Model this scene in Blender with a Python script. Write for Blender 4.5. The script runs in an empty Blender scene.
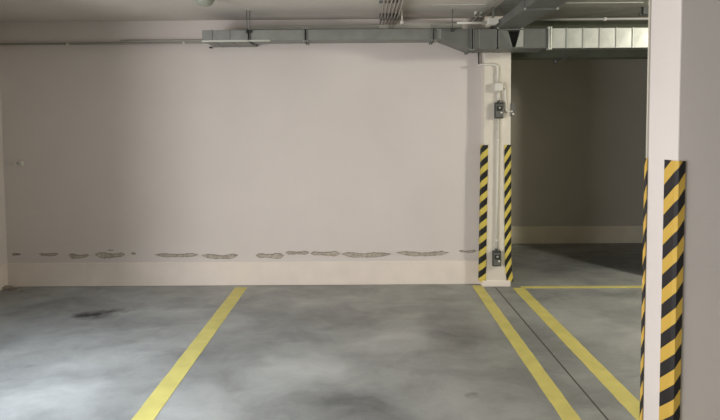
import bpy, bmesh, math, random
from mathutils import Vector, Matrix
random.seed(7)
sc = bpy.context.scene
C = sc.collection

# ------------------------------------------------------------------ camera
EYE = Vector((0, 0, 1.7))
F = 520.0                      # focal length in pixels of the 720 px frame
CX, CY = 360.0, 150.0          # principal point (the photo is cropped at the top)
Rcam = (Matrix.Rotation(math.radians(0.22), 3, 'Z')
        @ Matrix.Rotation(math.radians(90 - 2.75), 3, 'X')
        @ Matrix.Rotation(math.radians(-0.4), 3, 'Z'))
cd = bpy.data.cameras.new('camera'); cam = bpy.data.objects.new('camera', cd); C.objects.link(cam)
cam.matrix_world = Matrix.Translation(EYE) @ Rcam.to_4x4()
cd.sensor_fit = 'HORIZONTAL'; cd.sensor_width = 36; cd.lens = 36 * F / 720
cd.shift_x = 0; cd.shift_y = -(210 - CY) / 720
cd.clip_start = 0.05
sc.camera = cam

def W(px, py, Y):              # world point seen at a pixel, at distance Y in front
    d = Rcam @ Vector(((px - CX) / F, -(py - CY) / F, -1))
    return EYE + d * (Y / d.y)
def G(px, py, z=0.0):          # world point on the ground seen at a pixel
    d = Rcam @ Vector(((px - CX) / F, -(py - CY) / F, -1))
    return EYE + d * ((z - EYE.z) / d.z)

# ------------------------------------------------------------------ materials
def new_mat(name, rgb, rough=0.6, metal=0.0, bump=0.0, bscale=60, var=0.0, vscale=3.0, spec=0.5):
    m = bpy.data.materials.new(name); m.use_nodes = True
    nt = m.node_tree; b = nt.nodes['Principled BSDF']
    b.inputs['Base Color'].default_value = (*rgb, 1)
    b.inputs['Roughness'].default_value = rough
    b.inputs['Metallic'].default_value = metal
    b.inputs['Specular IOR Level'].default_value = spec
    geo = nt.nodes.new('ShaderNodeNewGeometry')
    if var:
        n = nt.nodes.new('ShaderNodeTexNoise'); n.inputs['Scale'].default_value = vscale
        n.inputs['Detail'].default_value = 5
        nt.links.new(geo.outputs['Position'], n.inputs['Vector'])
        r = nt.nodes.new('ShaderNodeMapRange')
        r.inputs['From Min'].default_value = .3; r.inputs['From Max'].default_value = .7
        r.inputs['To Min'].default_value = 1 - var; r.inputs['To Max'].default_value = 1 + var
        nt.links.new(n.outputs['Fac'], r.inputs['Value'])
        mx = nt.nodes.new('ShaderNodeVectorMath'); mx.operation = 'SCALE'
        mx.inputs[0].default_value = rgb
        nt.links.new(r.outputs['Result'], mx.inputs['Scale'])
        nt.links.new(mx.outputs[0], b.inputs['Base Color'])
    if bump:
        n2 = nt.nodes.new('ShaderNodeTexNoise'); n2.inputs['Scale'].default_value = bscale
        n2.inputs['Detail'].default_value = 4
        nt.links.new(geo.outputs['Position'], n2.inputs['Vector'])
        bp = nt.nodes.new('ShaderNodeBump'); bp.inputs['Strength'].default_value = bump
        bp.inputs['Distance'].default_value = .01
        nt.links.new(n2.outputs['Fac'], bp.inputs['Height'])
        nt.links.new(bp.outputs['Normal'], b.inputs['Normal'])
    return m

PINK = (.66, .605, .565)
M_wall = new_mat('painted_block_wall', PINK, .85, var=.03, vscale=1.2, spec=.2)
def block_courses(m):
    nt = m.node_tree; b = nt.nodes['Principled BSDF']
    geo = nt.nodes.new('ShaderNodeNewGeometry')
    sep = nt.nodes.new('ShaderNodeSeparateXYZ'); nt.links.new(geo.outputs['Position'], sep.inputs[0])
    com = nt.nodes.new('ShaderNodeCombineXYZ')
    ad = nt.nodes.new('ShaderNodeMath'); nt.links.new(sep.outputs['X'], ad.inputs[0]); nt.links.new(sep.outputs['Y'], ad.inputs[1])
    nt.links.new(ad.outputs[0], com.inputs['X']); nt.links.new(sep.outputs['Z'], com.inputs['Y'])
    br = nt.nodes.new('ShaderNodeTexBrick'); br.inputs['Scale'].default_value = 1
    br.inputs['Brick Width'].default_value = .5; br.inputs['Row Height'].default_value = .25
    br.inputs['Mortar Size'].default_value = .006; br.inputs['Mortar Smooth'].default_value = 1
    br.inputs['Color1'].default_value = (1, 1, 1, 1); br.inputs['Color2'].default_value = (1, 1, 1, 1)
    br.inputs['Mortar'].default_value = (0, 0, 0, 1)
    nt.links.new(com.outputs[0], br.inputs['Vector'])
    bp = nt.nodes.new('ShaderNodeBump'); bp.inputs['Strength'].default_value = .12; bp.inputs['Distance'].default_value = .003
    nt.links.new(br.outputs['Color'], bp.inputs['Height'])
    nt.links.new(bp.outputs['Normal'], b.inputs['Normal'])
block_courses(M_wall)
M_cream = new_mat('bare_cream_plinth', (.78, .70, .62), .85, var=.04, vscale=5, bump=.15, bscale=40, spec=.2)
M_column = new_mat('cream_column_paint', (.68, .63, .54), .8, var=.03, vscale=4, bump=.1, bscale=50, spec=.25)
M_lintel = new_mat('shade_dark_lintel', (.09, .095, .07), .9, var=.08, vscale=6, spec=.1)  # lintel colour darkened to carry the deep shade at the bay top
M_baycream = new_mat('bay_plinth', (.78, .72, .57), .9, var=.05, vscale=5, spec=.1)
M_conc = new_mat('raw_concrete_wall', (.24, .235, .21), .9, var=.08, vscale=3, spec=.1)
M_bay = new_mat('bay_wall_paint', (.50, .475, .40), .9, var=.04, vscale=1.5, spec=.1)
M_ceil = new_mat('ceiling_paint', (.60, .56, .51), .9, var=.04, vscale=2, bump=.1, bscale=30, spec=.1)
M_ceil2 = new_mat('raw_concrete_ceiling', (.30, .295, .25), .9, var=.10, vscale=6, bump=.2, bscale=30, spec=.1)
M_white = new_mat('white_plastic', (.68, .66, .59), .45)
M_pipe = new_mat('grey_conduit', (.36, .35, .31), .5)
M_tray = new_mat('pale_trunking', (.46, .47, .42), .5)
M_galv = new_mat('galvanised_sheet', (.52, .53, .48), .45, metal=.35, var=.10, vscale=9, bump=.05, bscale=25)
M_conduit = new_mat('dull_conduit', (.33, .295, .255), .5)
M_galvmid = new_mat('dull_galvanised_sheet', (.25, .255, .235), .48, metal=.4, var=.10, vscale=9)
M_galvdark = new_mat('dark_galvanised_sheet', (.16, .165, .15), .5, metal=.35, var=.08, vscale=8)  # dark sheet metal, also standing in for shade under the right duct
M_zinc = new_mat('bright_zinc', (.60, .62, .56), .35, metal=.6)
M_dark = new_mat('dark_rubber', (.025, .025, .022), .6)
M_box = new_mat('grey_switch_plastic', (.045, .046, .042), .45)
M_boxl = new_mat('pale_grey_plastic', (.13, .13, .115), .45)
M_yellow = new_mat('yellow_floor_paint', (.60, .53, .16), .55, var=.09, vscale=7, bump=.1, bscale=50)
M_joint = new_mat('joint_sealant', (.07, .07, .06), .8)
M_flake = new_mat('exposed_plaster', (.46, .41, .34), .95, var=.25, vscale=40, bump=.6, bscale=90, spec=.1)
M_flaked = new_mat('damp_plaster', (.31, .27, .225), .95, var=.3, vscale=40, bump=.5, bscale=90, spec=.1)

def stripe_mat(name, yellow, black):
    m = bpy.data.materials.new(name); m.use_nodes = True
    nt = m.node_tree; b = nt.nodes['Principled BSDF']; b.inputs['Roughness'].default_value = .6; b.inputs['Specular IOR Level'].default_value = .25
    uv = nt.nodes.new('ShaderNodeUVMap'); uv.uv_map = 'UVMap'
    sp = nt.nodes.new('ShaderNodeSeparateXYZ'); nt.links.new(uv.outputs[0], sp.inputs[0])
    fr = nt.nodes.new('ShaderNodeMath'); fr.operation = 'FRACT'; nt.links.new(sp.outputs['Y'], fr.inputs[0])
    lt = nt.nodes.new('ShaderNodeMath'); lt.operation = 'LESS_THAN'; nt.links.new(fr.outputs[0], lt.inputs[0]); lt.inputs[1].default_value = .5
    mx = nt.nodes.new('ShaderNodeMix'); mx.data_type = 'RGBA'
    mx.inputs['A'].default_value = (*yellow, 1); mx.inputs['B'].default_value = (*black, 1)
    nt.links.new(lt.outputs[0], mx.inputs['Factor'])
    nt.links.new(mx.outputs['Result'], b.inputs['Base Color'])
    return m
M_stripe = stripe_mat('hazard_stripes', (.57, .37, .07), (.022, .02, .02))
M_stripe2 = stripe_mat('hazard_stripes_far', (.62, .50, .10), (.02, .02, .018))

def floor_mat():
    m = bpy.data.materials.new('polished_concrete'); m.use_nodes = True
    nt = m.node_tree; N = nt.nodes; L = nt.links; b = N['Principled BSDF']
    geo = N.new('ShaderNodeNewGeometry')
    # warped position
    nw = N.new('ShaderNodeTexNoise'); nw.inputs['Scale'].default_value = 1.6; nw.inputs['Detail'].default_value = 6
    L.new(geo.outputs['Position'], nw.inputs['Vector'])
    sub = N.new('ShaderNodeVectorMath'); sub.operation = 'SUBTRACT'; sub.inputs[1].default_value = (.5, .5, .5)
    L.new(nw.outputs['Color'], sub.inputs[0])
    scl = N.new('ShaderNodeVectorMath'); scl.operation = 'SCALE'; scl.inputs['Scale'].default_value = .55
    L.new(sub.outputs[0], scl.inputs[0])
    wp = N.new('ShaderNodeVectorMath'); wp.operation = 'ADD'
    L.new(geo.outputs['Position'], wp.inputs[0]); L.new(scl.outputs[0], wp.inputs[1])
    def noise(scale, detail, lo, hi, tolo, tohi, vec=None, rough=.55):
        n = N.new('ShaderNodeTexNoise'); n.inputs['Scale'].default_value = scale; n.inputs['Detail'].default_value = detail
        n.inputs['Roughness'].default_value = rough
        L.new((vec or geo.outputs['Position']), n.inputs['Vector'])
        r = N.new('ShaderNodeMapRange'); r.inputs['From Min'].default_value = lo; r.inputs['From Max'].default_value = hi
        r.inputs['To Min'].default_value = tolo; r.inputs['To Max'].default_value = tohi
        L.new(n.outputs['Fac'], r.inputs['Value']); return r.outputs['Result']
    st = N.new('ShaderNodeMapping'); st.inputs['Scale'].default_value = (.8, 1.25, 1); L.new(wp.outputs[0], st.inputs['Vector'])
    n1 = noise(1.5, 6, .35, .65, -.5, .5, st.outputs[0])
    n2 = noise(5, 9, .3, .7, -.5, .5, st.outputs[0], rough=.68)
    n3 = noise(45, 3, .3, .7, -.5, .5)
    def mul(a, k):
        q = N.new('ShaderNodeMath'); q.operation = 'MULTIPLY'; L.new(a, q.inputs[0]); q.inputs[1].default_value = k; return q.outputs[0]
    def add(a, c):
        q = N.new('ShaderNodeMath'); q.operation = 'ADD'; L.new(a, q.inputs[0]); L.new(c, q.inputs[1]); return q.outputs[0]
    tot = add(add(mul(n1, .42), mul(n2, .30)), mul(n3, .05))
    def blot(px, py, rx, ry, ang, k, vec=None):      # patch in the slab colour: wear, stains and the bay's painted shade
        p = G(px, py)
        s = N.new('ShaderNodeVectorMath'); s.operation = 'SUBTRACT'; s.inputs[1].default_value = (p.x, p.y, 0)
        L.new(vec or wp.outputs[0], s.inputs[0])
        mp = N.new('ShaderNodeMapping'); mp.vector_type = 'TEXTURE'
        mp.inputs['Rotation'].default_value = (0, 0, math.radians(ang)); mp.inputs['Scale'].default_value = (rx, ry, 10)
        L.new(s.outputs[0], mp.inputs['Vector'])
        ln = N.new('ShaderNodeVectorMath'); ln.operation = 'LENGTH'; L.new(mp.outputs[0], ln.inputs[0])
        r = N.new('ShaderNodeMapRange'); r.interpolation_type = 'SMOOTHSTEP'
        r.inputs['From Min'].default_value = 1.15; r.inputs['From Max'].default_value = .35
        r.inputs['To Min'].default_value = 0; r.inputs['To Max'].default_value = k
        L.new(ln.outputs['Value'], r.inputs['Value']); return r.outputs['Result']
    for a in [(300, 372, .30, .50, -35, .38), (395, 345, .42, .22, 15, .32), (190, 400, .35, .30, 0, .30),
              (60, 400, .50, .30, 10, .30), (130, 355, .60, .22, 20, .26), (330, 305, .50, .30, 0, .06),
              (600, 330, .5, .5, 0, .14), (560, 310, .4, .3, 0, .10), (40, 365, .3, .2, 0, .12),
              (450, 330, .30, .55, 0, -.28), (360, 405, .35, .25, -30, -.26), (455, 400, .3, .25, 0, .05),
              (60, 310, .8, .35, 0, -.12), (265, 320, .3, .5, 0, -.16), (215, 345, .15, .3, -30, -.14), (560, 262, 1.3, .8, 0, -.40), (620, 252, 1.0, .5, 0, -.2)]:  # last two entries paint the bay's shade onto its floor
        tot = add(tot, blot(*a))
    # oily drip marks
    fine = N.new('ShaderNodeVectorMath'); fine.operation = 'ADD'
    nf = N.new('ShaderNodeTexNoise'); nf.inputs['Scale'].default_value = 9; nf.inputs['Detail'].default_value = 4
    L.new(geo.outputs['Position'], nf.inputs['Vector'])
    sf = N.new('ShaderNodeVectorMath'); sf.operation = 'SUBTRACT'; sf.inputs[1].default_value = (.5, .5, .5); L.new(nf.outputs['Color'], sf.inputs[0])
    sf2 = N.new('ShaderNodeVectorMath'); sf2.operation = 'SCALE'; sf2.inputs['Scale'].default_value = .25; L.new(sf.outputs[0], sf2.inputs[0])
    L.new(geo.outputs['Position'], fine.inputs[0]); L.new(sf2.outputs[0], fine.inputs[1])
    for a in [(97, 315, .22, .15, 0, -.5), (84, 316, .14, .09, 0, -.35), (118, 311, .15, .06, 10, -.35), (355, 309, .06, .02, 0, -.25),
              (362, 314, .09, .015, 0, -.22), (472, 397, .045, .03, 60, -.35), (290, 341, .10, .02, 0, -.15), (30, 366, .1, .02, 0, -.2)]:
        tot = add(tot, blot(*a, vec=fine.outputs[0]))
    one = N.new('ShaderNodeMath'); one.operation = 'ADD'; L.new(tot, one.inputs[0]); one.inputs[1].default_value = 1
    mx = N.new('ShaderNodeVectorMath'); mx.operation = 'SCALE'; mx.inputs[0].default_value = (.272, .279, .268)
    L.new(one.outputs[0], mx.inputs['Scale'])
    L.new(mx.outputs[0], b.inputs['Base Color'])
    rr = noise(3, 5, .3, .7, .34, .56, wp.outputs[0]); L.new(rr, b.inputs['Roughness'])
    bp = N.new('ShaderNodeBump'); bp.inputs['Strength'].default_value = .05; bp.inputs['Distance'].default_value = .01
    L.new(n2, bp.inputs['Height']); L.new(bp.outputs['Normal'], b.inputs['Normal'])
    return m
M_floor = floor_mat()

# ------------------------------------------------------------------ mesh helpers
def link(name, bm, mat, parent=None, smooth=False, bevel=0, kind=None, seg=2):
    me = bpy.data.meshes.new(name)
    bmesh.ops.recalc_face_normals(bm, faces=bm.faces)
    bm.to_mesh(me); bm.free()
    me.materials.append(mat)
    if smooth:
        for p in me.polygons: p.use_smooth = True
    o = bpy.data.objects.new(name, me); C.objects.link(o)
    if parent:
        o.parent = parent
        o.matrix_parent_inverse = Matrix.Translation(-parent.location)
    if bevel:
        md = o.modifiers.new('bevel', 'BEVEL'); md.width = bevel; md.segments = seg; md.limit_method = 'ANGLE'
    if kind: o['kind'] = kind
    return o

def tag(o, label, cat, group=None):
    o['label'] = label; o['category'] = cat
    if group: o['group'] = group
    return o

def thing(name, loc, label, cat, group=None):
    o = bpy.data.objects.new(name, None); C.objects.link(o); o.location = loc
    o.empty_display_size = .1
    return tag(o, label, cat, group)

def box(bm, x0, x1, y0, y1, z0, z1):
    v = [bm.verts.new(p) for p in ((x0, y0, z0), (x1, y0, z0), (x1, y1, z0), (x0, y1, z0),
                                   (x0, y0, z1), (x1, y0, z1), (x1, y1, z1), (x0, y1, z1))]
    for f in ((0, 3, 2, 1), (4, 5, 6, 7), (0, 1, 5, 4), (1, 2, 6, 5), (2, 3, 7, 6), (3, 0, 4, 7)):
        bm.faces.new([v[i] for i in f])
    return v

def B(*a):
    bm = bmesh.new(); box(bm, *a); return bm

def hexa(bm, a, b):            # loft between two 4-corner loops
    va = [bm.verts.new(p) for p in a]; vb = [bm.verts.new(p) for p in b]
    n = len(va)
    bm.faces.new(va[::-1]); bm.faces.new(vb)
    for i in range(n):
        j = (i + 1) % n
        bm.faces.new((va[i], va[j], vb[j], vb[i]))

def fillet(pts, r, n=5):
    pts = [Vector(p) for p in pts]; out = [pts[0]]
    for i in range(1, len(pts) - 1):
        p, a, c = pts[i], pts[i - 1], pts[i + 1]
        rr = min(r, (p - a).length * .45, (p - c).length * .45)
        s = p + (a - p).normalized() * rr; e = p + (c - p).normalized() * rr
        for k in range(n + 1):
            t = k / n
            out.append(s * (1 - t) ** 2 + p * 2 * t * (1 - t) + e * t * t)
    out.append(pts[-1]); return out

def tube(bm, pts, r, n=12, bend=0):
    pts = fillet(pts, bend) if bend else [Vector(p) for p in pts]
    rings = []; up = None
    for i, p in enumerate(pts):
        d = (pts[min(i + 1, len(pts) - 1)] - pts[max(i - 1, 0)]).normalized()
        if up is None:
            up = d.orthogonal().normalized()
        up = (up - d * up.dot(d)).normalized(); s = d.cross(up)
        rings.append([bm.verts.new(p + up * r * math.cos(2 * math.pi * k / n) + s * r * math.sin(2 * math.pi * k / n)) for k in range(n)])
    for a, b in zip(rings, rings[1:]):
        for k in range(n):
            bm.faces.new((a[k], a[(k + 1) % n], b[(k + 1) % n], b[k]))
    bm.faces.new(rings[0][::-1]); bm.faces.new(rings[-1])

def T(pts, r, n=12, bend=0):
    bm = bmesh.new(); tube(bm, pts, r, n, bend); return bm

def disc_stack(bm, c, axis, prof, n=24):    # lathe about an axis: prof = [(distance along axis, radius)]
    ax = Vector(axis).normalized(); u = ax.orthogonal().normalized(); v = ax.cross(u); c = Vector(c)
    rings = []
    for h, r in prof:
        rings.append([bm.verts.new(c + ax * h + u * r * math.cos(2 * math.pi * k / n) + v * r * math.sin(2 * math.pi * k / n)) for k in range(n)])
    for a, b in zip(rings, rings[1:]):
        for k in range(n):
            bm.faces.new((a[k], a[(k + 1) % n], b[(k + 1) % n], b[k]))
    bm.faces.new(rings[0][::-1]); bm.faces.new(rings[-1])

# ------------------------------------------------------------------ the setting
CEIL = 2.80
YW = 5.47            # main wall
YC = 5.37            # column front
YB = 7.32            # wall of the bay behind
XL = -3.79
XR = 6.0
YR = -4.5
XC0 = W(483.5, 200, YC).x; XC1 = W(510.3, 200, YC).x
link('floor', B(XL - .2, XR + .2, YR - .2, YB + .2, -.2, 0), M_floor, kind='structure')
XS = XC0 + .02
link('ceiling', B(XL - .2, XS, YR - .2, YW + .2, CEIL, CEIL + .2), M_ceil, kind='structure')
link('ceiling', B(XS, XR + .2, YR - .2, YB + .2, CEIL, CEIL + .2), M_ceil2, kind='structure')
wall_back = link('wall_back', B(XL - .2, XC0 + .05, YW, YW + .2, 0, CEIL), M_wall, kind='structure')
link('baseboard_back', B(XL, XC0, YW - .008, YW + .02, 0, W(300, 261.5, YW).z), M_cream, kind='structure', bevel=.006)
DY0, DY1, DZ = -1.2, 2.1, 1.95      # open gateway in the left wall, out of frame, where daylight comes in
wall_left = link('wall_left', B(XL - .2, XL, DY1, YW, 0, CEIL), M_wall, kind='structure')
link('wall_left', B(XL - .2, XL, YR, DY0, 0, CEIL), M_wall, kind='structure')
link('wall_left', B(XL - .2, XL, DY0, DY1, DZ, CEIL), M_wall, kind='structure')
link('wall_left', B(XL, -3.02, 3.3, 3.55, 0, CEIL), M_wall, kind='structure')     # unseen stub wall, added to shade the left end of the back wall
link('baseboard_left', B(XL - .02, XL + .008, DY1, YW - .01, 0, .25), M_cream, kind='structure', bevel=.006)
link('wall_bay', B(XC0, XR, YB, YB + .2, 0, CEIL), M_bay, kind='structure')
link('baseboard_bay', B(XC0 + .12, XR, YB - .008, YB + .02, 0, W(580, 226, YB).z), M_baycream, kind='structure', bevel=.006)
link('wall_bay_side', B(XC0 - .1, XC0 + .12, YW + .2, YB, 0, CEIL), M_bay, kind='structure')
link('wall_right', B(XR, XR + .2, YR, YB, 0, CEIL), M_conc, kind='structure')
link('wall_rear', B(XL, XR, YR - .2, YR, 0, CEIL), M_conc, kind='structure')
YLI = 5.60; XE = 3.18
zl = W(560, 57.5, YLI).z
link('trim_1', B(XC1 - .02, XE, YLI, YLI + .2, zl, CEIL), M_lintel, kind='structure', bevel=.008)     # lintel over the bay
link('wall_back', B(XE, XR, YLI, YLI + .2, 0, CEIL), M_wall, kind='structure')  # unseen wall right of the bay, placed to keep lamp light out

column = link('pillar', B(XC0, XC1, YC, YLI + .2, 0, CEIL), M_column, bevel=.008)
column['kind'] = 'structure'; column.name = 'wall_column'
link('plinth', B(XC0 - .012, XC1 + .008, YC - .012, YW + .1, 0, .07), M_cream, column, bevel=.012)

# the near pillar on the right
YP = 2.5; XP = W(677.5, 161, YP).x
YP2 = YP + .258
bm = bmesh.new()
hexa(bm, [(XP, YP, 0), (XP + .75, YP, 0), (XP + .75, YP2, 0), (XP, YP2, 0)],
         [(XP, YP, CEIL), (XP + .75, YP, CEIL), (XP + .75, YP2, CEIL), (XP, YP2, CEIL)])
pillar = link('wall_pillar', bm, M_wall, kind='structure', bevel=.006)
link('trim_2', B(XP - .008, XP + .1, YP2 + .001, YP2 + .010, 0, CEIL), M_bay, kind='structure', bevel=.003)


# floor joint
p0 = G(495.5, 287.5); p1 = G(608, 420); d = (p1 - p0).normalized(); p2 = p1 + d * 1.6
def strip_mesh(a, b, wa, wb, z0, z1, flat=None):
    bm = bmesh.new()
    dd = (Vector(b) - Vector(a)); n = Vector((-dd.y, dd.x, 0)).normalized()
    A = [a - n * wa / 2, a + n * wa / 2]; Bb = [b - n * wb / 2, b + n * wb / 2]
    lo = [Vector((v.x, v.y, z0)) for v in (A[0], A[1], Bb[1], Bb[0])]
    hi = [Vector((v.x, v.y, z1)) for v in (A[0], A[1], Bb[1], Bb[0])]
    hexa(bm, lo, hi); return bm
link('trim_3', strip_mesh(p0, p2, .011, .011, -.01, .0012), M_joint, kind='structure')

# painted bay lines
def line_from_pixels(tl, tr, bl, br, ext, label):
    a0, a1, b0, b1 = G(*tl), G(*tr), G(*bl), G(*br)
    a = (a0 + a1) / 2; b = (b0 + b1) / 2; dd = (b - a).normalized(); n = Vector((-dd.y, dd.x, 0))
    w = (abs((a1 - a0).dot(n)) + abs((b1 - b0).dot(n))) / 2
    e = b + dd * ext
    bm = bmesh.new(); nseg = 60; rows = []
    for i in range(nseg + 1):           # slightly wavering paint edge
        c = a.lerp(e, i / nseg)
        wl = w / 2 + random.uniform(-.0018, .0018); wr = w / 2 + random.uniform(-.0018, .0018)
        rows.append([bm.verts.new((c.x - n.x * wl, c.y - n.y * wl, .0022)), bm.verts.new((c.x + n.x * wr, c.y + n.y * wr, .0022)),
                     bm.verts.new((c.x + n.x * wr, c.y + n.y * wr, -.001)), bm.verts.new((c.x - n.x * wl, c.y - n.y * wl, -.001))])
    for r, s in zip(rows, rows[1:]):
        for k in range(4):
            bm.faces.new((r[k], r[(k + 1) % 4], s[(k + 1) % 4], s[k]))
    bm.faces.new(rows[0][::-1]); bm.faces.new(rows[-1])
    o = link('parking_line', bm, M_yellow)
    return tag(o, label, 'painted line', 'yellow parking bay lines')
line_from_pixels((235.8, 287.5), (247, 287.5), (130.5, 420), (154.5, 420), 1.6,
                 'leftmost yellow painted parking line, running from the long white wall towards the viewer')
line_from_pixels((472, 285.5), (481.8, 285.5), (562, 420), (581.5, 420), 1.6,
                 'yellow painted parking line meeting the base of the striped column on its left')
line_from_pixels((512.5, 288), (524, 288), (590.5, 371), (608, 371), 2.2,
                 'yellow painted parking line right of the floor joint, passing beside the near pillar')
line_from_pixels((521, 286.3), (521, 288.3), (641, 285.9), (641, 287.9), .1,
                 'thin yellow painted line running crosswise along the mouth of the dark bay')

# ------------------------------------------------------------------ hazard corner guards
def guard(pts, z0, z1, phase, pitch, rises, mat, label, lean=0, splay=0):
    """pts: plan outline of the outer surface (left to right), rises: stripe rise at each point"""
    bm = bmesh.new(); uvl = bm.loops.layers.uv.new('UVMap')
    nz = 14
    P = [Vector((p[0], p[1], 0)) for p in pts]
    th = .006
    nrm = []
    for i in range(len(P)):
        dd = (P[min(i + 1, len(P) - 1)] - P[max(i - 1, 0)]).normalized()
        nrm.append(Vector((dd.y, -dd.x, 0)))
    outer, inner = [], []
    for k in range(nz + 1):
        t = k / nz; z = z0 + (z1 - z0) * t
        off = Vector((lean * (1 - t) + splay * max(0, 1 - t * 5) ** 2, 0, 0))
        outer.append([bm.verts.new(P[i] + nrm[i] * .002 + off + Vector((0, 0, z))) for i in range(len(P))])
        inner.append([bm.verts.new(P[i] - nrm[i] * th + off + Vector((0, 0, z))) for i in range(len(P))])
    uvof = {}
    for k in range(nz + 1):
        for i in range(len(P)):
            z = z0 + (z1 - z0) * k / nz
            for v in (outer[k][i], inner[k][i]):
                uvof[v] = (0, (z - rises[i]) / pitch + phase)
    for k in range(nz):
        for i in range(len(P) - 1):
            bm.faces.new((outer[k][i], outer[k][i + 1], outer[k + 1][i + 1], outer[k + 1][i]))
            bm.faces.new((inner[k][i], inner[k + 1][i], inner[k + 1][i + 1], inner[k][i + 1]))
        for i in (0, len(P) - 1):
            bm.faces.new((outer[k][i], outer[k + 1][i], inner[k + 1][i], inner[k][i]))
    for k in (0, nz):
        for i in range(len(P) - 1):
            bm.faces.new((outer[k][i], outer[k][i + 1], inner[k][i + 1], inner[k][i]))
    for f in bm.faces:
        for l in f.loops: l[uvl].uv = uvof[l.vert]
    o = link('corner_guard', bm, mat)
    return tag(o, label, 'corner guard', 'striped rubber corner guards')

ztop = W(484, 145, YC).z
zbl = W(482, 282, YC).z; zbr = W(509, 281.5, YC).z
xa = W(488, 145, YC).x
guard([(XC0 - .016, YC + .075), (XC0 - .008, YC + .01), (XC0 + .002, YC - .004), (xa, YC - .004)],
      zbl, ztop, .55, .145, [0, .036, .048, .085], M_stripe2,
      'black and yellow striped guard on the left corner of the far column', lean=-.016)
xb = W(504.3, 145, YC).x
guard([(xb, YC - .004), (XC1 - .004, YC - .004), (XC1 + .006, YC + .01), (XC1 + .008, YC + .06)],
      zbr, ztop, .60, .145, [0, .10, .11, .15], M_stripe2,
      'black and yellow striped guard on the right corner of the far column', lean=.012, splay=.022)
ztp = W(675, 161, YP).z
yw = YP * 316 / (316 - 12.5)
guard([(XP - .004, YP + .098), (XP - .004, YP + .012), (XP + .005, YP - .004), (XP + .036, YP - .004)],
      .03, ztp, .36, .152, [0, .074, .096, .150], M_stripe,
      'large black and yellow striped guard on the facing corner of the near right pillar')
guard([(XP - .010, YP2 + .012), (XP - .011, YP2 + .003), (XP - .008, YP2 - .002), (XP - .004, YP2 - .002)],
      .03, W(645, 158.3, YP2).z, .35, .152, [0, .02, .05, .06], M_stripe,
      'narrow sliver of striped guard on the far edge of the near right pillar')

# ------------------------------------------------------------------ main ventilation duct
YF = 5.05
def ductz(pxm, yt, yb): return W(pxm, yt, YF).z, W(pxm, yb, YF).z
zt1, zb1 = ductz(340, 29.2, 39.8)
zt2, zb2 = ductz(560, 28.3, 48.0)
X = lambda px: W(px, 35, YF).x
duct = thing('ventilation_duct', ((X(202) + X(648)) / 2, YF + .1, zb1),
             'long galvanised rectangular air duct under the ceiling along the white wall and over the bay', 'air duct')
def section(x0, x1, y0, y1, z0, z1, mat=M_galv, name='duct_section', beads=None):
    bm = bmesh.new(); box(bm, x0, x1, y0, y1, z0, z1)
    if beads:
        for b in beads: box(bm, b - .006, b + .006, y0 - .006, y1 + .004, z0 - .005, z1 + .005)
    return link(name, bm, mat, duct, bevel=.004)
def flange(x, y0, y1, z0, z1, w=.018, e=.012, mat=M_galvdark):
    bm = bmesh.new()
    for s in (-1, 1):
        xx = x + s * .006
        box(bm, min(xx, xx + s * w * .4), max(xx, xx + s * w * .4), y0 - e, y1 + e, z0 - e, z1 + e)
    f = link('flange', bm, mat, duct, bevel=.002)
    for zz in (z0 - e * .6, z1 + e * .6):
        link('bolt', T([(x - .022, y0 - e * .5, zz), (x + .022, y0 - e * .5, zz)], .005, 8), M_zinc, f)
# flat end box, against the wall
section(X(202), X(248.5), YF, 5.50, zb1, zt1, beads=[X(212), X(229.5)], mat=M_galvmid, name='end_box')
link('edge_angle', B(X(202), X(270), YF - .012, YF + .012, zb1 - .010, zb1 + .004), M_zinc, duct, bevel=.002)
link('bracket', B(W(209.5, 46, 5.44).x, W(211.5, 46, 5.44).x, 5.42, YW, zb1 - .012, zb1), M_dark, duct)
flange(X(249), YF, 5.30, zb1, zt1)
section(X(249.5), X(304.5), YF, 5.27, zb1, zt1, mat=M_galvmid)
flange(X(305.5), YF, 5.27, zb1, zt1, e=.016)
section(X(306), X(432.5), YF, 5.27, zb1, zt1, mat=M_galvmid)
flange(X(433.5), YF, 5.27, zb1, zt1, e=.02)
section(X(434), X(441), YF, 5.27, zb1, zt1, mat=M_galvmid)
# reducer: widens downwards
bm = bmesh.new()
xa_, xb_ = X(441), X(471)
hexa(bm, [(xa_, YF, zb1), (xa_, 5.27, zb1), (xa_, 5.27, zt1), (xa_, YF, zt1)],
         [(xb_, YF, zb2), (xb_, 5.35, zb2), (xb_, 5.35, zt2), (xb_, YF, zt2)])
link('reducer', bm, M_galvdark, duct, bevel=.003)
flange(X(472), YF, 5.35, zb2, zt2, e=.016)
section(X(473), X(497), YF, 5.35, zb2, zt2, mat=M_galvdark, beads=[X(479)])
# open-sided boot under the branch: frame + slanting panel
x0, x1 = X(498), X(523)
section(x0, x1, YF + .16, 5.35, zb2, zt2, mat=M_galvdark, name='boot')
bm = bmesh.new()
e = .014
box(bm, x0, x0 + e, YF - .006, YF + .02, zb2, zt2); box(bm, x0, x1, YF - .006, YF + .16, zt2 - e, zt2)
box(bm, x0, x1, YF - .006, YF + .16, zb2, zb2 + e)
link('boot_frame', bm, M_galvdark, duct, bevel=.002)
bm = bmesh.new()
hexa(bm, [(X(515.5), YF - .004, zb2 + .010), (x1 + .004, YF - .004, zb2 + .010), (x1 + .004, YF + .006, zb2 + .010), (X(515.5), YF + .006, zb2 + .010)],
         [(X(520.3), YF - .004, zt2 - .010), (x1 + .004, YF - .004, zt2 - .010), (x1 + .004, YF + .006, zt2 - .010), (X(520.3), YF + .006, zt2 - .010)])
link('boot_edge', bm, M_zinc, duct)
link('boot_side', B(x1 - .004, x1 + .004, YF + .006, YF + .16, zb2, zt2), M_galvdark, duct)
bm = bmesh.new()
xm0, xm1 = X(517), X(511)
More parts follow.
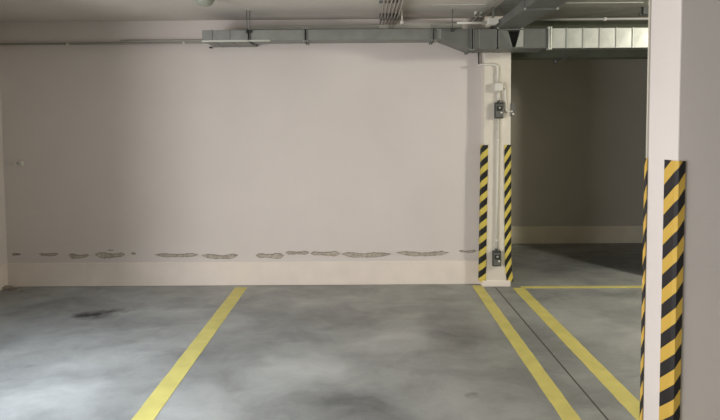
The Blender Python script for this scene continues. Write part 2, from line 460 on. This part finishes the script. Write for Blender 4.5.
hexa(bm, [(x0 + e, YF + .004, zt2 - e), (x0 + e, YF + .004, zb2 + e), (x0 + e, YF + .15, zb2 + e), (x0 + e, YF + .15, zt2 - e)],
         [(X(509), YF + .03, zt2 - e), (X(513), YF + .012, zb2 + e), (X(513), YF + .15, zb2 + e), (X(509), YF + .15, zt2 - e)])
link('boot_panel', bm, M_galvdark, duct)
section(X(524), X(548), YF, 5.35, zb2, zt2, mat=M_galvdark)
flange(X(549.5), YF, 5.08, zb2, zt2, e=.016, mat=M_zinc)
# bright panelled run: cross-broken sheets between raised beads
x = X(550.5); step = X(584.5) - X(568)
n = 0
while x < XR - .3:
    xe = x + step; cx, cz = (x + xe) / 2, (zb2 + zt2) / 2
    ds = link('duct_section', B(x, xe, YF + .006, 5.20, zb2, zt2), M_galvdark, duct)  # body darker than its face sheet, to paint the shaded underside
    bm = bmesh.new()
    fr = [(x + .004, YF + .004, zb2), (xe - .004, YF + .004, zb2), (xe - .004, YF + .004, zt2), (x + .004, YF + .004, zt2)]
    v = [bm.verts.new(p) for p in fr] + [bm.verts.new((cx, YF + .0022, cz))]
    w_ = [bm.verts.new((p[0], YF + .0065, p[2])) for p in fr]
    for k in range(4):
        bm.faces.new((v[k], v[(k + 1) % 4], v[4])); bm.faces.new((v[k], w_[k], w_[(k + 1) % 4], v[(k + 1) % 4]))
    bm.faces.new(w_[::-1])
    link('face_sheet', bm, M_galv, ds)
    link('seam_bead', B(xe - .004, xe + .004, YF - .004, YF + .01, zb2 - .003, zt2 + .003), M_zinc, ds)
    x = xe; n += 1
# hanger rods
for px, yy in ((247.5, YF - .02), (250.5, YF - .02), (452, YF - .02)):
    hx = X(px)
    h = link('hanger_rod', T([(hx, yy, (zt1 if px < 500 else zt2) - .02), (hx, yy, CEIL)], .0045, 8), M_galvdark, duct, smooth=True)
    zz = (zt1 if px < 500 else zt2) - .015
    nb = bmesh.new(); disc_stack(nb, (hx, yy, zz - .02), (0, 0, 1), [(0, .012), (.02, .014), (.03, .012)], 6)
    link('nut', nb, M_dark, h)

# branch duct running towards the viewer under the ceiling
xb0, xb1 = W(497, 30, YF).x, W(523, 30, YF).x
zbb = zt2 + .004; ztb = zbb + .07
bd = thing('branch_duct', ((xb0 + xb1) / 2, 3.5, zbb), 'flat grey branch duct running from above the far column towards the viewer under the ceiling', 'air duct')
for ya, yb in ((4.20, 5.33), (2.6, 4.19), (1.1, 2.59), (-.4, 1.09)):
    link('duct_section', B(xb0, xb1, ya, yb, zbb, ztb), M_galvdark, bd, bevel=.004)
for y in (4.195, 2.595, 1.095):
    fb = link('flange', B(xb0 - .016, xb1 + .016, y - .012, y + .012, zbb - .016, ztb + .016), M_galvdark, bd, bevel=.002)
    for s in (xb0 - .004, xb1 + .004):
        nb = bmesh.new(); disc_stack(nb, (s, y - .014, zbb - .006), (0, -1, 0), [(0, .009), (.006, .009)], 8)
        link('bolt', nb, M_zinc, fb)
for s in (xb0 + .01, xb1 - .01):
    nb = bmesh.new(); disc_stack(nb, (s, YF - .01, zbb + .004), (0, -1, 0), [(0, .012), (.008, .012), (.01, .008)], 8)
    link('bolt', nb, M_zinc, bd)

# ------------------------------------------------------------------ pipes and conduits
def conduit(name, pts, r, mat, label, cat='conduit', bend=0, clips=(), clipmat=None, group=None, clip_axis='x'):
    o = tag(link(name, T(pts, r, 12, bend), mat, smooth=True), label, cat, group)
    o.location = Vector((0, 0, 0))
    for c in clips:
        bm = bmesh.new()
        ax = {'x': (1, 0, 0), 'y': (0, 1, 0), 'z': (0, 0, 1)}[clip_axis]
        disc_stack(bm, Vector(c) - Vector(ax) * .011, ax, [(0, r * 1.55), (.022, r * 1.55)], 12)
        if clip_axis == 'x': box(bm, c[0] - .006, c[0] + .006, c[1], c[1] + r + .012, c[2] - .012, c[2] + .012)
        if clip_axis == 'z': box(bm, c[0] - .012, c[0] + .012, c[1], c[1] + r + .008, c[2] - .006, c[2] + .006)
        if clip_axis == 'y': box(bm, c[0] - .012, c[0] + .012, c[1] - .006, c[1] + .006, c[2], CEIL)
        link('clip', bm, clipmat or mat, o)
    return o
yp = YW - .022
zc = W(150, 43.2, yp).z
A = lambda px: W(px, 43, yp).x
conduit('wall_conduit', [(XL, yp, zc), (A(470), yp, zc)], .011, M_pipe,
        'thin pale conduit running level along the top of the white wall below the duct', clips=[(A(p), yp, zc) for p in (68, 184, 258, 318, 378, 398)], clipmat=M_white)
zc2 = zc + .032
conduit('wall_conduit', [(A(120), yp, zc2), (A(208), yp, zc2)], .005, M_pipe,
        'short thin cable just above the wall conduit, left of the duct end', 'cable')
# trunking on the wall above the duct
y1 = YW - .04
zt = W(330, 27.2, y1).z
tr = link('cable_trunking', B(W(250, 27, y1).x, W(462, 27, y1).x, y1 - .02, YW - .002, zt - .020, zt + .016), M_tray, bevel=.003)
tag(tr, 'pale flat cable trunking along the wall between the duct and the ceiling', 'trunking')
link('cover_plate', B(W(379, 27, y1).x, W(388, 27, y1).x, y1 - .026, y1 - .018, zt - .022, zt + .018), M_white, tr, bevel=.002)
link('cover_plate', B(W(394, 27, y1).x, W(430, 27, y1).x, y1 - .026, y1 - .018, zt - .022, zt + .018), M_white, tr, bevel=.002)
# bundle of six conduits on the ceiling
for i in range(6):
    px = 380.2 + i * 3.15
    p = W(px, 25, 5.40)
    zz = CEIL - .055
    names = ['first from the left', 'second from the left', 'third from the left', 'third from the right', 'second from the right', 'rightmost']
    conduit('ceiling_conduit', [(p.x, -1.5, zz), (p.x, 5.40, zz), (p.x, 5.445, zz - .05)], .0085, M_conduit,
            'grey ceiling conduit, ' + names[i] + ' of the bundle of six running towards the viewer',
            group='bundle of six ceiling conduits', clips=[(p.x, 5.2, zz), (p.x, 3.2, zz)], clip_axis='y', clipmat=M_dark, bend=.03)
rail = link('mounting_rail', B(W(378, 25, 4.9).x, W(397, 25, 4.9).x, 4.55, 4.58, CEIL - .045, CEIL - .025), M_galvdark)
tag(rail, 'small metal cross rail carrying the six ceiling conduits', 'rail')
# pair of diagonal ceiling pipes
for px, nm in ((470.5, 'left'), (475.5, 'right')):
    p = W(px, 22, 5.38)
    conduit('ceiling_pipe', [(p.x, -1.5, CEIL - .04), (p.x, 5.40, CEIL - .04)], .010, M_tray,
            nm + ' one of the two thin pipes on the ceiling beside the flat branch duct', 'pipe', group='pair of ceiling pipes',
            clips=[(p.x, 5.15, CEIL - .04), (p.x, 3.5, CEIL - .04)], clip_axis='y')
# white pipe into a white junction box above the column
yj = 4.98
zj = W(480, 22.7, yj).z
Q = lambda px: W(px, 22.7, yj).x
conduit('ceiling_pipe', [(Q(457), yj, zj), (Q(488), yj, zj)], .012, M_white, 'short white pipe entering the white junction box near the ceiling', 'pipe')
conduit('ceiling_pipe', [(Q(399), yj + .1, zj + .012), (Q(457), yj, zj)], .006, M_pipe, 'long thin grey cable feeding the short white pipe near the ceiling', 'cable')
jb = link('junction_box', B(Q(487), Q(496.4), yj - .035, yj + .035, W(490, 25, yj).z, W(490, 18.5, yj).z), M_white, bevel=.006)
tag(jb, 'white junction box just under the ceiling, above the far column', 'junction box')
link('lid', B(Q(487.8), Q(497.7), yj - .042, yj - .034, W(490, 24, yj).z, W(490, 19.5, yj).z), M_white, jb, bevel=.003)
link('bracket', B(Q(492), Q(494), yj - .01, yj + .01, W(490, 18.5, yj).z, CEIL), M_galvdark, jb)
pc = W(402, 22.5, yj + .08)
cl = bmesh.new(); disc_stack(cl, (pc.x, pc.y - .02, pc.z), (0, 1, 0), [(0, .012), (.01, .02), (.05, .02)], 14)
box(cl, pc.x - .006, pc.x + .006, pc.y, pc.y + .02, pc.z, CEIL)
tag(link('cable_clamp', cl, M_white), 'small white cable clamp beside the six ceiling conduits', 'clamp')
# white pipe over the bay
yr = YC - .05
zr = W(600, 19, yr).z
R_ = lambda px: W(px, 19, yr).x
conduit('wall_conduit', [(R_(540), yr, zr), (XR, yr, zr)], .012, M_white, 'white conduit on the beam above the bright right part of the duct', clips=[(R_(605), yr, zr)])
# ceiling seams (thin batten strips)
for px0, px1, py, nm in ((432, 486, 5.0, 'left of the branch duct'), (566, 643, 3.2, 'right of the branch duct')):
    d0 = Rcam @ Vector(((px0 - CX) / F, -(py - CY) / F, -1)); k = (CEIL - .004 - EYE.z) / d0.z
    yy = d0.y * k
    link('trim_4', B(W(px0, py, yy).x, W(px1, py, yy).x, yy - .008, yy + .008, CEIL - .006, CEIL + .01), M_tray, kind='structure')
# small dark bracket hanging on the beam
p = W(645.5, 12.5, 5.0)
bm = bmesh.new(); box(bm, p.x - .03, p.x + .03, p.y - .02, p.y + .02, p.z - .02, CEIL)
tube(bm, [(p.x - .06, p.y, p.z - .02), (p.x, p.y, p.z)], .012, 8)
tag(link('ceiling_bracket', bm, M_box), 'small dark bracket under the ceiling beside the top of the near pillar', 'bracket')
p = W(555, 62, YC + .1); q = W(566, 57.5, YC + .05)
bm = bmesh.new(); tube(bm, [p, (p.x + .01, p.y, p.z + .012), q, (q.x + .005, q.y, zl + .01)], .011, 8)
disc_stack(bm, (p.x, p.y, p.z - .02), (0, 0, 1), [(0, .008), (.01, .016), (.04, .014)], 10)
tag(link('hanging_bracket', bm, M_dark), 'small black hook under the beam at the top of the dark bay', 'bracket')

# ------------------------------------------------------------------ column wiring
yq = YC - .016
K = lambda px, py, y=yq: W(px, py, y)
a = K(479, 64.5); b = K(497.6, 65); 
down = conduit('column_conduit', [(K(478.5, 50, YW - .03).x, YW - .03, K(478, 49, YW - .03).z), (K(478.8, 65, YW - .03).x, YW - .03, K(479, 64.5, YW - .03).z)], .008, M_box,
               'short dark vertical conduit dropping from the duct beside the far column')
conduit('column_conduit', [(a.x, YW - .03, a.z), (a.x + .02, yq, a.z), (b.x, yq, a.z), (b.x, yq, K(497.6, 84).z)], .010, M_white,
        'cream conduit elbow curving down the column face into the white box', bend=.05)
xw0, xw1 = K(494.0, 87).x, K(502.3, 87).x
wb = link('junction_box', B(xw0, xw1, YC - .052, YC - .001, K(498, 91.3).z, K(498, 83).z), M_white, bevel=.007)
tag(wb, 'small white square junction box high on the face of the far column', 'junction box')
link('lid', B(xw0 + .006, xw1 - .006, YC - .058, YC - .050, K(498, 90.6).z, K(498, 83.7).z), M_white, wb, bevel=.003)
conduit('column_conduit', [(K(498.2, 91).x, yq, K(498, 91).z), (K(498.2, 102).x, yq, K(498, 102).z)], .011, M_white,
        'short cream pipe between the white box and the dark switch', clips=[(K(498.2, 96).x, yq, K(498, 96).z)], clip_axis='z')

def switch_box(x0, x1, z0, z1, label, ph=0):
    w = x1 - x0; h = z1 - z0; xc = (x0 + x1) / 2
    t = thing('switch_box', (xc, YC, z0), label, 'switch')
    link('housing', B(x0, x1, YC - .045, YC - .001, z0, z1), M_box, t, bevel=.006)
    link('cover', B(x0 + .008, x1 - .008, YC - .055, YC - .044, z0 + h * .08, z1 - h * .12), M_boxl, t, bevel=.004)
    bm = bmesh.new(); box(bm, x0 + .014, x1 - .014, YC - .060, YC - .053, z0 + h * .48, z0 + h * .78)
    link('rocker_recess', bm, M_dark, t, bevel=.003)
    bm = bmesh.new(); disc_stack(bm, (xc, YC - .058, z0 + h * .66), (0, -1, 0), [(0, .012), (.008, .010)], 14)
    link('button', bm, M_zinc, t)
    bm = bmesh.new(); disc_stack(bm, (xc + w * .2, YC - .054, z0 + h * .36), (0, -1, 0), [(0, .011), (.008, .009)], 14)
    link('knob', bm, M_white, t)
    bm = bmesh.new(); disc_stack(bm, (xc, YC - .018, z1 - .004), (0, 0, 1), [(0, .018), (.018, .018), (.026, .013)], 14)
    link('cable_gland', bm, M_box, t)
    return t
switch_box(K(494.3, 110).x, K(503.0, 110).x, K(498, 118.5).z, K(498, 102.5).z, 'dark grey surface switch below the white box, high on the far column')
switch_box(K(492.2, 258).x, K(500.6, 258).x, K(496, 265.8).z, K(496, 250.5).z, 'grey surface switch low down on the far column, near the floor')
conduit('column_conduit', [(K(498.0, 118.5).x, yq, K(498, 118.5).z), (K(497.4, 180).x, yq, K(497, 180).z), (K(496.4, 247).x, yq, K(496.4, 248.5).z)], .0095, M_white,
        'long cream conduit running down the face of the far column between the two switches', clips=[(K(497.8, 140).x, yq, K(497, 140).z), (K(497.2, 200).x, yq, K(497, 200).z), (K(496.6, 240).x, yq, K(497, 240).z)], clip_axis='z')
pt = K(504.8, 87.5); pb = K(506, 111.5)
conduit('column_conduit', [(K(502.3, 87.5).x, yq, pt.z), (pt.x, yq, pt.z), (pb.x, yq, pb.z), (XC1 + .012, yq, pb.z)], .009, M_white,
        'cream conduit looping from the white box to the switch on the column side', bend=.035)
xs = XC1 + .001
t = thing('switch_box', (xs, YC + .02, K(513, 116).z), 'grey switch on the right side face of the far column, facing the dark bay', 'switch')
z0, z1 = K(513, 116).z, K(513, 103).z
link('housing', B(xs, xs + .036, YC - .012, YC + .07, z0, z1), M_boxl, t, bevel=.005)
link('cover', B(xs + .035, xs + .043, YC - .004, YC + .062, z0 + .012, z1 - .012), M_box, t, bevel=.003)
bm = bmesh.new(); disc_stack(bm, (xs + .018, YC - .012, z0 + .02), (0, -1, 0), [(0, .012), (.012, .010)], 12)
link('cable_gland', bm, M_white, t)

# ------------------------------------------------------------------ lamps
def bulkhead(x, y, label, mat_d):
    t = thing('ceiling_lamp', (x, y, CEIL - .1), label, 'lamp')
    bm = bmesh.new(); disc_stack(bm, (x, y, CEIL), (0, 0, -1), [(0, .085), (.03, .09), (.04, .083)], 32); link('lamp_base', bm, M_boxl, t, smooth=False)
    bm = bmesh.new()
    disc_stack(bm, (x, y, CEIL - .038), (0, 0, -1), [(0, .078), (.02, .074), (.04, .060), (.053, .038), (.058, .012)], 32)
    link('lamp_shade', bm, mat_d, t, smooth=True)
    return t
M_diff = new_mat('unlit_diffuser', (.30, .31, .26), .4)
pl = W(204.5, 4.3, 4.42)
bulkhead(pl.x, 4.42, 'round unlit ceiling lamp at the top edge, above the left end of the duct', M_diff)

def emis(name, rgb, s):
    m = bpy.data.materials.new(name); m.use_nodes = True
    b = m.node_tree.nodes['Principled BSDF']
    b.inputs['Emission Color'].default_value = (*rgb, 1); b.inputs['Emission Strength'].default_value = s
    return m
def area(name, loc, target, sx, sy, power, rgb, spread=180):
    l = bpy.data.lights.new(name, 'AREA'); l.shape = 'RECTANGLE'; l.size = sx; l.size_y = sy
    l.energy = power; l.color = rgb; l.spread = math.radians(spread)
    o = bpy.data.objects.new(name, l); C.objects.link(o); o.location = loc
    o.rotation_euler = (Vector(target) - Vector(loc)).to_track_quat('-Z', 'Y').to_euler()
    return o
def point(name, loc, power, rgb, r=.08):
    l = bpy.data.lights.new(name, 'POINT'); l.energy = power; l.color = rgb; l.shadow_soft_size = r
    o = bpy.data.objects.new(name, l); C.objects.link(o); o.location = loc; return o

point('bay_lamp_light', (4.6, 3.3, 2.66), 245, (1.0, .96, .84), .20)
area('gateway_daylight', (XL - .02, (DY0 + DY1) / 2, DZ / 2 + .05), (0, (DY0 + DY1) / 2, DZ / 2 + .05), DY1 - DY0 - .1, DZ - .2, 205, (.98, .97, .99), 170)
area('floor_pool_fill_light', (-2.5, 2.2, 2.74), (-2.35, 2.5, 0), 1.0, 1.0, 27, (.68, .82, 1.0), 95)  # added fill lamp with no roof opening; brightens the left floor
point('aisle_lamp_light', (.9, -.6, 2.5), 3, (1.0, .93, .86), .15)

w = bpy.data.worlds.new('world'); sc.world = w; w.use_nodes = True
w.node_tree.nodes['Background'].inputs[0].default_value = (.5, .55, .6, 1)
w.node_tree.nodes['Background'].inputs[1].default_value = .05

# ------------------------------------------------------------------ peeling paint, small wall things, debris
def patch(px0, px1, pyt, pyb, bow, seed, curl=False, strong=False):
    """ragged strip of missing paint; bow>0 sags in the middle"""
    rnd = random.Random(seed)
    n = max(10, int((px1 - px0) / 1.3))
    def outline(inset, up):
        top, bot = [], []
        for i in range(n + 1):
            t = i / n
            px = px0 + (px1 - px0) * t
            s = min(1, math.sin(math.pi * min(max(t, .0), 1)) * 2.2 + .12)
            mid = (pyt + pyb) / 2 + bow * (4 * t * (1 - t) - .5)
            h = (pyb - pyt) / 2 * s * rr[i]
            top.append(W(px, mid - max(.12, h - inset) + up, YW)); bot.append(W(px, mid + max(.12, h * rb[i] - inset), YW))
        return top, bot
    ph = rnd.uniform(0, 6); f1 = rnd.uniform(.25, .45)
    rr = [(.80 + .18 * math.sin(ph + i * f1)) * rnd.uniform(.8, 1.1) + .12 for i in range(n + 1)]
    rb = [(.9 + .15 * math.sin(ph * 2 + i * f1 * .7)) * rnd.uniform(.85, 1.1) for i in range(n + 1)]
    def slab(top, bot, y0, y1):
        bm = bmesh.new()
        T1 = [bm.verts.new((v.x, y1, v.z)) for v in top]; B1 = [bm.verts.new((v.x, y1, v.z)) for v in bot]
        T0 = [bm.verts.new((v.x, y0, v.z)) for v in top]; B0 = [bm.verts.new((v.x, y0, v.z)) for v in bot]
        for i in range(n):
            bm.faces.new((T1[i], T1[i + 1], B1[i + 1], B1[i])); bm.faces.new((T0[i], B0[i], B0[i + 1], T0[i + 1]))
            bm.faces.new((T1[i], T0[i], T0[i + 1], T1[i + 1])); bm.faces.new((B1[i], B1[i + 1], B0[i + 1], B0[i]))
        bm.faces.new((T1[0], B1[0], B0[0], T0[0])); bm.faces.new((T1[n], T0[n], B0[n], B1[n]))
        return bm
    t_, b_ = outline(0, 0)
    o = link('peeling_patch', slab(t_, b_, YW + .01, YW - .0025), M_flaked, wall_back)
    if px1 - px0 > 12:
        t_, b_ = outline(.6, .3)
        link('plaster_flake', slab(t_, b_, YW + .005, YW - .007), M_flake, o)
for i, a in enumerate([(12, 21, 253, 255.5, .3), (39, 58, 252.6, 256, .8), (69, 89, 253.4, 258.4, 1.6), (95, 125, 252.2, 257.8, 1.2), (131, 136, 252.4, 254.6, 0),
          (155, 198, 253.2, 257.0, .8), (202, 238, 253.6, 258.6, 2.0), (256, 284, 253.0, 258.6, .6), (285.5, 309, 250.8, 254.8, .6),
          (310.5, 340, 251.2, 256.0, .4), (341.5, 391, 252.0, 257.2, 1.4), (396, 449, 251.0, 255.6, 1.8), (459, 476, 249.8, 252.6, 1.0), (108, 114, 249.6, 250.6, 0)]):
    patch(*a, seed=100 + i)
# flake on the left wall
bm = bmesh.new()
for k in range(7):
    yy = 5.2 - k * .03
    box(bm, XL - .01, XL + .012, yy - .02, yy + .02, .20 + random.uniform(-.01, .015), .235 + random.uniform(-.01, .02))
link('peeling_patch', bm, M_flaked, wall_left)
# fallen plaster in the corner
db = thing('plaster_rubble', (XL + .1, YW - .12, 0), 'little heap of fallen plaster crumbs in the left wall corner on the floor', 'rubble')
bm = bmesh.new()
for k in range(16):
    s = random.uniform(.008, .022); c = Vector((XL + .05 + abs(random.gauss(0, .07)), YW - .05 - abs(random.gauss(0, .05)), s * .45))
    g = bmesh.ops.create_icosphere(bm, subdivisions=1, radius=s)
    for v in g['verts']:
        v.co = Vector((v.co.x * random.uniform(.8, 1.6), v.co.y * random.uniform(.7, 1.2), v.co.z * .55)) + c
link('crumbs', bm, M_flaked, db); db.children[0]['kind'] = 'stuff'
p = W(14, 287.2, YW - .1)
bm = bmesh.new()
hexa(bm, [(XL + .02, YW - .12, .02), (XL + .08, YW - .10, .012), (XL + .10, YW - .07, .022), (XL + .02, YW - .08, .03)],
         [(XL + .02, YW - .118, .028), (XL + .08, YW - .097, .018), (XL + .10, YW - .065, .028), (XL + .02, YW - .075, .038)])
link('paint_chip', bm, M_flaked, db)
# small sensor box on the wall
s0, s1 = W(14.8, 165.8, YW), W(23.8, 160.4, YW)
t = thing('wall_socket', ((s0.x + s1.x) / 2, YW, s0.z), 'small beige wall box with a dark centre at the far left of the white wall', 'wall box')
link('cover', B(s0.x, s1.x, YW - .022, YW - .001, s0.z, s1.z), M_white, t, bevel=.006)
bm = bmesh.new(); disc_stack(bm, ((s0.x + s1.x) / 2, YW - .022, (s0.z + s1.z) / 2), (0, -1, 0), [(0, .018), (.006, .014)], 16)
link('sensor_eye', bm, M_pipe, t)

# ------------------------------------------------------------------ view
vs = sc.view_settings
vs.view_transform = 'Standard'; vs.look = 'None'; vs.gamma = 1; vs.use_curve_mapping = False
vs.exposure = 0.42
sc.cycles.use_denoising = True
sc.cycles.max_bounces = 8
